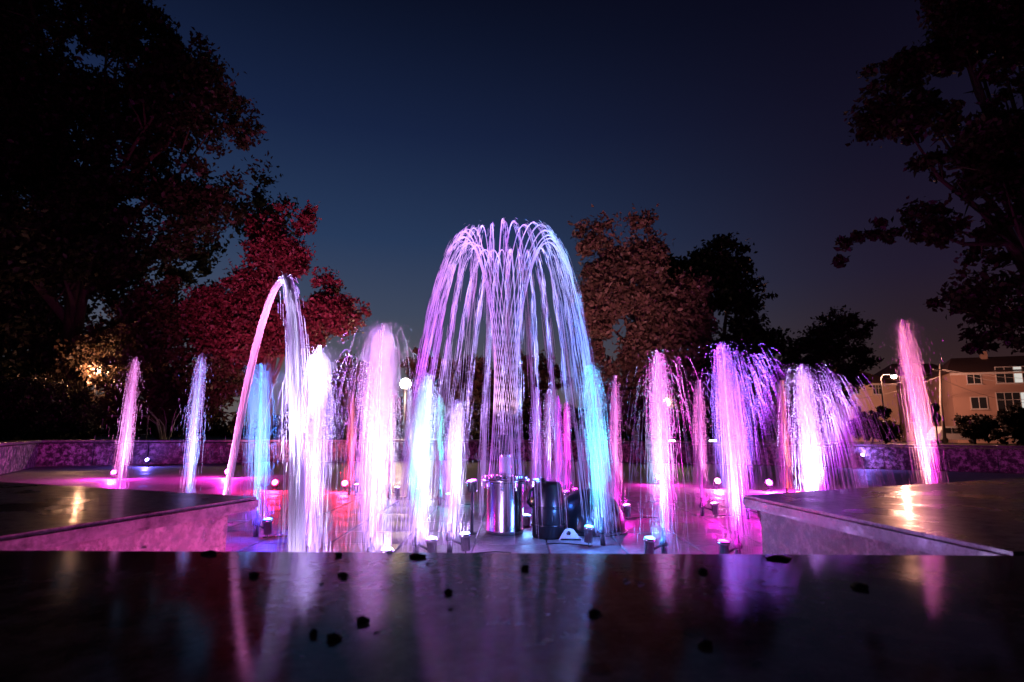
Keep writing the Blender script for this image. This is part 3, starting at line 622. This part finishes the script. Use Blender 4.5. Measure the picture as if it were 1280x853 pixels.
# ------------------------------------------------------------------ trees
def tree(name, label, Y, trunk, blobs, leaf, n, c1, c2, depth=1.0, group='park trees', twig=0, trunk_r=.25, trans=.3, seed=1, limbs=14, flat=.55):
    """blobs: (x, y, r) of foliage masses as they appear at distance Y; trunk: (x_base, x_top, y_top)"""
    g = np.random.default_rng(seed); rr = random.Random(seed)
    s = Y / 711.0
    base = at(trunk[0], 548, Y); base.z = -.06
    root = empty(name, base, label, 'tree', group)
    tp = at(trunk[1], trunk[2], Y); mid = base.lerp(tp, .5) + Vector((rr.uniform(-.2, .2), 0, 0))
    bm = bmesh.new()
    pipe(bm, [base, base.lerp(mid, .12), base.lerp(mid, .5), mid, mid.lerp(tp, .5), tp], [trunk_r * 1.5, trunk_r * 1.1, trunk_r, trunk_r * .9, trunk_r * .75, trunk_r * .55], 10)
    bmlink('trunk', bm, M['bark'], root, True)
    centres = []; w_ = []
    for (x, y, r) in blobs:
        c = at(x, y, Y); c.y += g.normal(0, r * s * .5 * depth); centres.append((np.array(c), r * s)); w_.append(r ** 2)
    w_ = np.array(w_) / sum(w_)
    # limbs to the larger masses
    bm = bmesh.new()
    for i in range(min(limbs, len(centres) * 2)):
        c, r = centres[i % len(centres)]; e = Vector(c + g.normal(0, r * .35, 3)); st = base.lerp(tp, rr.uniform(.55, 1))
        m1 = st.lerp(e, .35) + Vector((0, 0, .12 * (e - st).length)); m2 = st.lerp(e, .7) + Vector(g.normal(0, .1, 3)) * r
        pipe(bm, [st, m1, m2, e], [trunk_r * .5, trunk_r * .32, trunk_r * .18, trunk_r * .05], 6)
        for q in range(4):
            k = rr.uniform(.3, .9); f = m1.lerp(e, k); h = f + Vector(g.normal(0, 1, 3)) * r * .6
            pipe(bm, [f, f.lerp(h, .5) + Vector((0, 0, .1 * r)), h], [trunk_r * .14, trunk_r * .09, trunk_r * .02], 5)
    bmlink('limbs', bm, M['bark'], root, True)
    # leaf clumps in the volume of every mass, leaves round every clump
    n = int(n * 2.1); leaf = leaf * 1.12
    ncl = max(60, n // 60); which = g.choice(len(centres), ncl, p=w_)
    cc = np.array([centres[i][0] for i in which]); cr_ = np.array([centres[i][1] for i in which])
    d = g.normal(0, 1, (ncl, 3)); d /= np.linalg.norm(d, axis=1, keepdims=True)
    rad = cr_ * g.uniform(.25, 1, ncl) ** .5
    cl_ = cc + d * rad[:, None] * [1, depth, 1]
    ci = g.integers(0, ncl, n); ct = cl_[ci]; sz = cr_[ci] * g.uniform(.10, .30, ncl)[ci]
    p = ct + g.normal(0, 1, (n, 3)) * sz[:, None] * [1, 1, .7]
    if twig:
        top = sorted(blobs, key=lambda q: q[1])[:max(2, len(blobs) // 2)]
        tp_ = []
        for (x, y, r) in top:
            for k in range(twig):
                a = rr.uniform(-2.6, -.5); e0 = at(x + r * .8 * math.cos(a), y + r * .8 * math.sin(a), Y); e1 = at(x + r * 1.35 * math.cos(a + rr.uniform(-.2, .2)), y + r * 1.35 * math.sin(a), Y)
                for u in np.linspace(0, 1, 16): tp_.append(np.array(e0.lerp(e1, u)) + g.normal(0, leaf * .8, 3))
        p = np.concatenate([p, np.array(tp_)])
    n = len(p)
    a = g.normal(0, 1, (n, 3)); a[:, 2] -= .35; a /= np.linalg.norm(a, axis=1, keepdims=True); b = np.cross(a, g.normal(0, 1, (n, 3))); b /= np.linalg.norm(b, axis=1, keepdims=True)
    l = leaf * g.uniform(.55, 1.3, (n, 1)); wd = l * flat * .5
    fold = np.cross(a, b) * l * .12
    V = np.stack([p - a * l * .5, p + b * wd - fold, p + a * l * .5, p - b * wd - fold], 1).reshape(-1, 3)
    F = np.arange(n * 4).reshape(-1, 4)
    me = mesh_np('crown', V, F)
    at2 = me.attributes.new('tint', 'FLOAT', 'FACE')
    clt = g.uniform(0, 1, ncl); tint = np.clip(.5 * g.uniform(0, 1, n) + .5 * np.concatenate([clt[ci], g.uniform(0, 1, n - len(ci))]), 0, 1)
    at2.data.foreach_set('value', tint.astype(np.float32))
    link('crown', me, foliage(name + '_leaves', c1, c2, trans), root)
    return root

def scatter(poly, rmin, rmax, n, seed):
    """circles filling a silhouette polygon (x,y) – masses of a crown"""
    g = random.Random(seed); xs = [p[0] for p in poly]; ys = [p[1] for p in poly]; out = []
    def inside(x, y):
        c = False; j = len(poly) - 1
        for i in range(len(poly)):
            if (poly[i][1] > y) != (poly[j][1] > y) and x < (poly[j][0] - poly[i][0]) * (y - poly[i][1]) / (poly[j][1] - poly[i][1]) + poly[i][0]: c = not c
            j = i
        return c
    tries = 0
    while len(out) < n and tries < 20000:
        tries += 1
        x, y, r = g.uniform(min(xs), max(xs)), g.uniform(min(ys), max(ys)), g.uniform(rmin, rmax)
        if all(inside(x + r * .8 * math.cos(a), y + r * .8 * math.sin(a)) for a in (0, 1.05, 2.1, 3.14, 4.2, 5.2)): out.append((x, y, r))
    return out

tree('broad_tree', 'huge dark broad-leaved tree towering over the hedge', 23.5, (92, 96, 330),
     scatter([(-160, -160), (110, -130), (165, -20), (228, 50), (308, 98), (356, 172), (362, 232), (330, 288), (272, 318), (225, 360), (150, 405), (110, 470), (60, 490), (-160, 490)], 22, 56, 120, 3),
     .24, 72000, (.010, .012, .007), (.032, .030, .016), trunk_r=.42, seed=3, limbs=26, group='trees behind the basin')
tree('dark_undergrowth_tree', 'black shrubby tree filling the gap beneath the huge dark tree', 27, (30, 30, 470),
     scatter([(-90, 320), (70, 325), (120, 390), (140, 470), (120, 530), (-90, 530)], 16, 36, 46, 31), .26, 20000, (.006, .006, .004), (.022, .017, .010), trunk_r=.2, seed=31, group='trees behind the basin')
tree('plum_tree', 'dark red leaved tree lit pink behind the tall arch', 21.5, (330, 338, 440),
     scatter([(285, 300), (340, 262), (372, 258), (402, 272), (425, 300), (422, 340), (465, 392), (452, 410), (430, 430), (392, 452), (330, 470), (270, 470), (240, 420), (255, 350)], 12, 30, 46, 5) + [(442, 398, 9), (455, 394, 7), (352, 268, 10), (385, 270, 10)],
     .15, 34000, (.05, .012, .014), (.17, .045, .05), trunk_r=.22, seed=5, twig=4, group='trees behind the basin')
tree('understory_tree', 'low brown leaved tree half hidden under the huge dark tree', 22.5, (205, 205, 470),
     scatter([(60, 410), (150, 380), (240, 330), (300, 400), (330, 500), (290, 545), (150, 545), (70, 520)], 14, 34, 34, 8),
     .17, 22000, (.03, .022, .012), (.13, .085, .05), trunk_r=.2, seed=8, group='trees behind the basin')
tree('apple_tree', 'leafy brown-pink tree with spiky top right of the water dome', 21.5, (800, 798, 430),
     scatter([(716, 300), (745, 286), (790, 282), (825, 300), (838, 330), (872, 352), (902, 372), (905, 400), (880, 440), (885, 500), (860, 545), (740, 545), (716, 440), (712, 360)], 13, 30, 54, 9) + [(735, 312, 15), (752, 306, 14), (728, 292, 8), (742, 290, 8), (760, 284, 7), (795, 282, 9), (808, 280, 9)],
     .19, 36000, (.055, .038, .03), (.19, .12, .10), trunk_r=.22, seed=9, twig=5, group='trees behind the basin')
tree('dark_spreading_tree', 'black silhouetted tree behind the leafy brown-pink tree', 30, (905, 900, 440),
     scatter([(818, 290), (850, 278), (890, 282), (930, 300), (938, 325), (952, 345), (962, 372), (985, 390), (1000, 440), (1010, 540), (830, 540), (820, 400)], 14, 34, 44, 12),
     .26, 26000, (.008, .009, .006), (.022, .02, .012), trunk_r=.3, seed=12, group='trees behind the basin')
tree('young_thin_tree', 'thin airy tree between the black silhouetted tree and the apartment building', 32, (1035, 1035, 470),
     scatter([(1000, 420), (1015, 395), (1050, 392), (1075, 405), (1092, 440), (1085, 500), (1075, 545), (990, 545), (992, 470)], 10, 22, 24, 14),
     .20, 7500, (.02, .018, .01), (.06, .045, .03), trunk_r=.12, seed=14, twig=3, group='trees behind the basin')
tree('low_tree', 'low brown tree lit by the globe lamp', 26, (470, 470, 500),
     scatter([(395, 455), (440, 440), (470, 452), (480, 500), (470, 548), (390, 548)], 12, 24, 16, 15),
     .18, 9000, (.03, .022, .015), (.11, .075, .05), trunk_r=.14, seed=15, group='trees behind the basin')
tree('low_tree', 'low orange-lit tree behind the water dome', 27, (580, 580, 490),
     scatter([(490, 460), (530, 430), (570, 440), (640, 420), (700, 440), (720, 500), (715, 548), (495, 548)], 14, 28, 30, 16),
     .2, 14000, (.03, .02, .012), (.12, .07, .04), trunk_r=.16, seed=16, group='trees behind the basin')
tree('tall_maple_tree', 'tall dark tree with long drooping branches before the apartment building', 17.5, (1330, 1320, 330),
     scatter([(1150, -80), (1140, 20), (1100, 70), (1065, 130), (1070, 190), (1120, 215), (1160, 225), (1110, 265), (1060, 285), (1033, 318), (1045, 345), (1110, 305), (1165, 312), (1150, 370), (1180, 385), (1195, 440), (1290, 460), (1480, 460), (1480, -60)], 15, 36, 150, 20)
     + [(1045, 322, 12), (1062, 306, 12), (1082, 296, 12), (1100, 288, 12), (1120, 292, 12)],
     .20, 46000, (.014, .009, .006), (.06, .034, .022), trunk_r=.34, seed=20, limbs=40, group='trees behind the basin')
def hedge(name, label, poly, Y, n, leaf, c1, c2, seed, rmin=10, rmax=24, nb=30):
    r = tree(name, label, Y, (sum(p[0] for p in poly) / len(poly), sum(p[0] for p in poly) / len(poly), 535), scatter(poly, rmin, rmax, nb, seed), leaf, n, c1, c2, trunk_r=.08, seed=seed, limbs=6, group='bushes behind the basin')
    r['category'] = 'bush'; return r
hedge('hedge', 'dense dark hedge behind the speckled left wall', [(-60, 470), (20, 462), (80, 470), (118, 490), (128, 520), (120, 556), (-60, 556)], 19.5, 15000, .12, (.010, .010, .006), (.035, .03, .018), 22, nb=36)
hedge('round_bush', 'round brown bush in front of the pale end of the apartment building', [(1062, 530), (1075, 512), (1100, 508), (1118, 525), (1122, 552), (1060, 552)], 55, 4000, .3, (.012, .009, .006), (.04, .026, .016), 23, 6, 12, 12)
hedge('round_bush', 'broad dark bush below the apartment balconies', [(1190, 530), (1215, 515), (1245, 525), (1252, 552), (1188, 552)], 57, 3500, .3, (.008, .007, .005), (.025, .017, .011), 24, 6, 12, 12)
hedge('round_bush', 'dark bush at the outer corner of the apartment building', [(1240, 525), (1262, 505), (1300, 510), (1310, 552), (1238, 552)], 52, 4500, .3, (.008, .006, .004), (.02, .014, .009), 25, 6, 14, 14)

# ------------------------------------------------------------------ street side
M['plaster'] = plain('orange_plaster', (.52, .34, .26), .9, noise=.12, nscale=.6)
M['plaster2'] = plain('pale_plaster', (.66, .50, .40), .9, noise=.12, nscale=.6)
M['roof'] = plain('roof_tiles', (.12, .06, .045), .8, noise=.3, nscale=3)
M['frame'] = plain('white_window_frame', (.7, .68, .64), .5)
M['glass'] = plain('dark_glass', (.03, .035, .04), .08, noise=0)
M['litglass'] = plain('lit_window', (.6, .6, .55), .3, 0, (.85, .95, .9), .55, noise=.2, nscale=1.2)
M['carwhite'] = plain('van_paint', (.75, .73, .70), .25, noise=.05)
M['lampglow'] = plain('lamp_glow', (.9, .9, .9), .3, 0, (1, .97, .92), 30, noise=0)
M['lampwarm'] = plain('warm_lamp_glow', (.9, .8, .7), .3, 0, (1, .62, .35), 14, noise=0)

def building(loc, ang, Lx, H, dep, wallmat, label, wins, name='apartment_building', balc=()):
    root = empty(name, loc, label, 'building', None, ang)
    rot = Matrix.Rotation(ang, 4, 'Z'); MT = Matrix.Translation(loc) @ rot
    def put(nm, bm, mat, par):
        bm.transform(MT); return bmlink(nm, bm, mat, par)
    bm = bmesh.new(); box(bm, (Lx / 2, dep / 2, H / 2), (Lx, dep, H)); put('wall', bm, wallmat, root)
    bm = bmesh.new()
    e = .5
    v = [bm.verts.new(q) for q in [(-e, -e, H), (Lx + e, -e, H), (Lx + e, dep + e, H), (-e, dep + e, H), (1.5, dep / 2, H + 2.2), (Lx - 1.5, dep / 2, H + 2.2)]]
    for f in [(0, 1, 5, 4), (2, 3, 4, 5), (1, 2, 5), (3, 0, 4), (3, 2, 1, 0)]: bm.faces.new([v[i] for i in f])
    roof = put('roof', bm, M['roof'], root)
    bm = bmesh.new(); box(bm, (Lx * .3, dep * .45, H + 1.9), (.6, .6, 1.8)); put('chimney', bm, wallmat, roof)
    bm = bmesh.new(); box(bm, (Lx / 2, -.06, H - .15), (Lx + .1, .14, .22)); put('cornice', bm, M['frame'], root)
    for (x, z, ww, hh, nx, lit) in wins:
        bm = bmesh.new(); t = .07
        for sgn in (-1, 1):
            box(bm, (x + sgn * (ww / 2 + t / 2), -.04, z), (t, .12, hh + 2 * t)); box(bm, (x, -.04, z + sgn * (hh / 2 + t / 2)), (ww, .119, t))
        for i in range(1, nx): box(bm, (x - ww / 2 + ww * i / nx, -.035, z), (.06, .1, hh))
        if nx > 2: box(bm, (x, -.032, z + hh * .1), (ww, .09, .05))
        f = put('window', bm, M['frame'], root)
        for i in range(nx):
            bm = bmesh.new(); box(bm, (x - ww / 2 + ww * (i + .5) / nx, -.012, z), (ww / nx - .07, .04, hh)); put('pane', bm, M['litglass'] if i in lit else M['glass'], f)
        bm = bmesh.new(); box(bm, (x, -.1, z - hh / 2 - .12), (ww + .3, .22, .07)); put('sill', bm, M['frame'], f)
    for (x, z, ww) in balc:
        bm = bmesh.new(); box(bm, (x, -.55, z), (ww, 1.08, .14)); b = put('balcony', bm, wallmat, root)
        bm = bmesh.new(); box(bm, (x, -1.07, z + .55), (ww, .06, .95)); put('parapet_panel', bm, wallmat, b)
    return root
# right block
pR = at(1197, 548, 64); pR.z = -.06
building(pR, R(-24), 15, at(1197, 466, 64).z, 10, M['plaster'], 'three-storey orange plastered apartment building with white framed window bays and a lit pane',
         [(2.1, 7.6 - .5, 1.2, 1.1, 2, ()), (2.3, 4.4, 1.4, 1.2, 2, ()), (5.6, 7.4, 3.0, 1.7, 4, (2,)), (5.6, 4.5, 3.4, 1.9, 5, (3,)), (5.6, 1.7, 3.2, 1.7, 4, ()), (11, 7.2, 1.8, 1.2, 3, ()), (11, 4.4, 1.8, 1.2, 3, ())],
         balc=[(11, 3.0, 3.2), (11, 5.9, 3.2)])
pL = at(1064, 548, 72); pL.z = -.06
building(pL, R(8), 7.0, at(1064, 478, 72).z, 9, M['plaster2'], 'pale plastered apartment house with small paired windows beside the street lamp',
         [(1.2, 6.6, 1.0, 1.2, 2, ()), (4.2, 6.6, 1.2, 1.2, 3, ()), (1.2, 3.8, 1.0, 1.2, 2, ()), (4.6, 3.8, 1.4, 1.2, 3, ())], name='apartment_house')
pM = at(1132, 548, 78); pM.z = -.06
building(pM, R(-4), 8.5, at(1150, 470, 78).z, 8, M['plaster'], 'shadowed orange house set back between the two apartment buildings',
         [(1.6, 6.2, 1.3, 1.2, 2, ()), (1.6, 3.2, 1.3, 1.2, 2, ()), (5.4, 5.6, 1.2, 1.2, 2, ())], name='set_back_house')

# street lamp with arm
lp = at(1108, 548, 59); head = at(1117, 470, 59)
root = empty('street_lamp', (lp.x, lp.y, -.06), 'bright white street lamp before the pale apartment house', 'street lamp')
bm = bmesh.new(); pipe(bm, [(lp.x, lp.y, -.06), (lp.x, lp.y, 3), (lp.x, lp.y, head.z - .2), (lp.x + .25, lp.y, head.z + .15), (head.x - .1, lp.y, head.z + .14)], [.09, .075, .06, .05, .045], 8); bmlink('pole', bm, M['darkmetal'], root, True)
bm = bmesh.new(); box(bm, (head.x, head.y, head.z + .1), (.6, .3, .14), bev=.03); hd = bmlink('lamp_head', bm, M['darkmetal'], root)
bm = bmesh.new(); lathe(bm, [(.06, -.26), (.22, -.18), (.28, 0), (.25, .03)], head, 14); bmlink('bulb', bm, M['lampglow'], hd, True)
point('street_light', head + Vector((0, -.1, -.3)), (1, .40, .27), 6200, .2)
# utility pole and wires
up = at(1181, 548, 58); ut = at(1168, 455, 58)
root = empty('utility_pole', (up.x, up.y, -.06), 'tall pale utility pole carrying wires past the apartment buildings', 'pole')
bm = bmesh.new(); pipe(bm, [(up.x, up.y, -.06), (up.x, up.y, 4), (ut.x + .6, up.y, ut.z)], [.16, .13, .1], 10); bmlink('mast', bm, M['pole'], root, True)
bm = bmesh.new(); box(bm, (ut.x + .6, up.y - .12, ut.z - .6), (1.8, .1, .1)); bmlink('crossarm', bm, M['pole'], root)
for k, (x1, y1, Y1, z0) in enumerate([(1420, 470, 40, -.55), (1420, 490, 40, -.6), (1300, 505, 60, -1.6), (1050, 500, 70, -1.2), (1000, 498, 60, -.6)]):
    a = Vector((ut.x + .6, up.y, ut.z + z0)); b = at(x1, y1, Y1); pts = [a.lerp(b, u) - Vector((0, 0, 1.1 * 4 * u * (1 - u) * .5)) for u in np.linspace(0, 1, 9)]
    bm = bmesh.new(); pipe(bm, pts, .018, 4); bmlink('wire', bm, M['pole'], root)
# traffic light
tl = at(1172, 548, 46)
root = empty('traffic_light', (tl.x, tl.y, -.06), 'dark unlit traffic light seen from behind beside the utility pole', 'traffic light')
zc = at(1172, 516, 46).z
bm = bmesh.new(); pipe(bm, [(tl.x, tl.y, -.06), (tl.x, tl.y, zc - .4)], .06, 8); bmlink('post', bm, M['darkmetal'], root)
bm = bmesh.new(); box(bm, (tl.x, tl.y, zc), (.34, .24, 1.5), bev=.04); hs = bmlink('housing', bm, M['darkmetal'], root)
for dz in (.42, -.42):
    bm = bmesh.new(); lathe(bm, [(.36, -.02), (.36, .02)], (tl.x, tl.y - .15, zc + dz), 18, Matrix.Rotation(R(90), 3, 'X')); bmlink('backing_disc', bm, M['darkmetal'], hs)
# van
def van(x0, x1, Y, label, col):
    a = at(x0, 548, Y); b = at(x1, 548, Y); Lc = b.x - a.x; z1 = 1.72
    root = empty('parked_van', ((a.x + b.x) / 2, Y, -.05), label, 'van')
    prof = [(0, .35), (0, .9), (.06, 1.0), (.16, z1 - .15), (.22, z1), (.92, z1 + .02), (.985, z1 - .12), (1, .95), (1, .35)]
    bm = bmesh.new(); f = [bm.verts.new((a.x + p * Lc, Y - .85, z)) for p, z in prof]; g = [bm.verts.new((a.x + p * Lc, Y + .85, z)) for p, z in prof]
    bm.faces.new(f); bm.faces.new(g[::-1])
    for i in range(len(f)): bm.faces.new((f[i], g[i], g[(i + 1) % len(f)], f[(i + 1) % len(f)]))
    bmesh.ops.recalc_face_normals(bm, faces=bm.faces); body = bmlink('body', bm, col, root)
    for (u0, u1) in ((.2, .34), (.37, .62), (.65, .9)):
        bm = bmesh.new(); box(bm, (a.x + (u0 + u1) / 2 * Lc, Y - .855, z1 - .42), ((u1 - u0) * Lc, .03, .5), bev=.01); bmlink('window', bm, M['glass'], body)
    for u in (.18, .82):
        bm = bmesh.new(); lathe(bm, [(.32, -.1), (.32, .1)], (a.x + u * Lc, Y - .8, .27), 18, Matrix.Rotation(R(90), 3, 'X')); wh = bmlink('wheel', bm, M['rubber'], root)
        bm = bmesh.new(); lathe(bm, [(.18, -.11), (.18, .112)], (a.x + u * Lc, Y - .8, .27), 14, Matrix.Rotation(R(90), 3, 'X')); bmlink('rim', bm, M['steel'], wh)
    for u in (0.0, 1.0):
        bm = bmesh.new(); box(bm, (a.x + u * Lc, Y - .6, .8), (.06, .3, .18)); bmlink('headlight' if u == 0 else 'tail_light', bm, M['frame'], root)
van(1164, 1217, 61, 'white van parked on the street below the apartment building', M['carwhite'])

# globe lamp post behind the jets
def globe_lamp(x, y, Y, r, col, mat, power, label, name='globe_lamp'):
    h = at(x, y, Y); root = empty(name, (h.x, h.y, -.06), label, 'lamp post', None)
    bm = bmesh.new(); pipe(bm, [(h.x, h.y, -.06), (h.x, h.y, .5), (h.x, h.y, h.z - r * .9)], [.08, .05, .04], 8); bmlink('post', bm, M['darkmetal'], root, True)
    bm = bmesh.new(); lathe(bm, [(r * .5, -r * 1.05), (r * .55, -r * .8), (r * .4, -r * .75)], h, 12); bmlink('collar', bm, M['darkmetal'], root, True)
    bm = bmesh.new(); bmesh.ops.create_uvsphere(bm, u_segments=18, v_segments=12, radius=r)
    for v_ in bm.verts: v_.co += h
    bmlink('globe', bm, mat, root, True)
    point('lamp_light', h + Vector((0, -r * 1.3, 0)), col, power, r)
globe_lamp(507, 480, 23.0, .22, (1, .68, .42), M['lampglow'], 800, 'bright white globe lamp behind the small far jets')
globe_lamp(833, 503, 21.0, .15, (1, .7, .5), M['lampglow'], 130, 'white globe lamp shining through the twigs of the leafy brown-pink tree')
globe_lamp(122, 463, 21.3, .14, (1, .45, .25), M['lampwarm'], 620, 'orange globe lamp tucked under the huge dark tree')
def path_light(x, y, Y, label):
    h = at(x, y, Y); root = empty('path_light', (h.x, h.y, -.06), label, 'path light', 'path lights beyond the basin')
    bm = bmesh.new(); lathe(bm, [(.06, 0), (.06, h.z)], (h.x, h.y, -.06), 10); bmlink('post', bm, M['darkmetal'], root)
    bm = bmesh.new(); lathe(bm, [(.16, -.035), (.16, .025)], h, 12); bmlink('glow_ring', bm, M['lampglow'], root)
    bm = bmesh.new(); lathe(bm, [(.19, .026), (.15, .06), (.05, .07)], h, 12); bmlink('cap', bm, M['darkmetal'], root)
path_light(502, 551, 26, 'low path light seen just over the wall below the bright globe lamp')
path_light(840, 551, 27, 'low path light over the wall behind the white-footed jet')
path_light(891, 551, 27, 'low path light over the wall beside the violet jet')
# railing, and slanted sticks standing in for an unidentified thing, on the left
a = at(128, 520, 20.3); b = at(187, 520, 20.3); lo_ = at(140, 543, 20.3).z
root = empty('park_railing', (a.x, a.y, -.06), 'thin pale metal railing under the orange lamp', 'railing')
for z in (a.z, lo_):
    bm = bmesh.new(); pipe(bm, [(a.x, a.y, z), (b.x, b.y, z)], .02, 6); bmlink('rail', bm, M['pole'], root)
for u in (.02, .5, .98):
    bm = bmesh.new(); p = a.lerp(b, u); pipe(bm, [(p.x, p.y, -.06), (p.x, p.y, a.z + .02)], .022, 6); bmlink('post', bm, M['pole'], root)
s = at(210, 548, 20.3); root = empty('slanted_sticks', (s.x, s.y, -.06), 'small unidentified thing of slanting pale sticks behind the wall', 'sticks')
for i in range(9):
    e = s + Vector((random.uniform(-.9, .3), random.uniform(-.3, .3), random.uniform(.4, 1.1))); e.z += .0
    bm = bmesh.new(); pipe(bm, [(s.x + random.uniform(-.1, .1), s.y, -.06), s.lerp(e, .5) + Vector((0, 0, .1)), e], [.025, .018, .006], 5); bmlink('stem', bm, M['pole'], root)

# far wood closing the horizon behind the park
g = np.random.default_rng(77); n = 42000
x = g.uniform(-95, 62, n); hgt = 2.6 + 1.4 * np.sin(x * .21) + 1.1 * np.sin(x * .53 + 1) + .7 * np.sin(x * 1.7)
p = np.stack([x, 84 + g.normal(0, 1.4, n), g.uniform(0, 1, n) ** .8 * np.maximum(hgt, 1.2) * 1.25], -1)
a = g.normal(0, 1, (n, 3)); a /= np.linalg.norm(a, axis=1, keepdims=True); b = np.cross(a, g.normal(0, 1, (n, 3))); b /= np.linalg.norm(b, axis=1, keepdims=True)
l = g.uniform(.35, .9, (n, 1)); V = np.stack([p - a * l * .5, p + b * l * .3, p + a * l * .5, p - b * l * .3], 1).reshape(-1, 3)
me = mesh_np('far_wood', V, np.arange(n * 4).reshape(-1, 4)); t2 = me.attributes.new('tint', 'FLOAT', 'FACE'); t2.data.foreach_set('value', g.uniform(0, 1, n).astype(np.float32))
tag(link('far_wood', me, foliage('far_wood_leaves', (.010, .010, .007), (.035, .028, .018))), 'dark distant line of bushes and trees closing the park', 'wood', None, 'stuff')
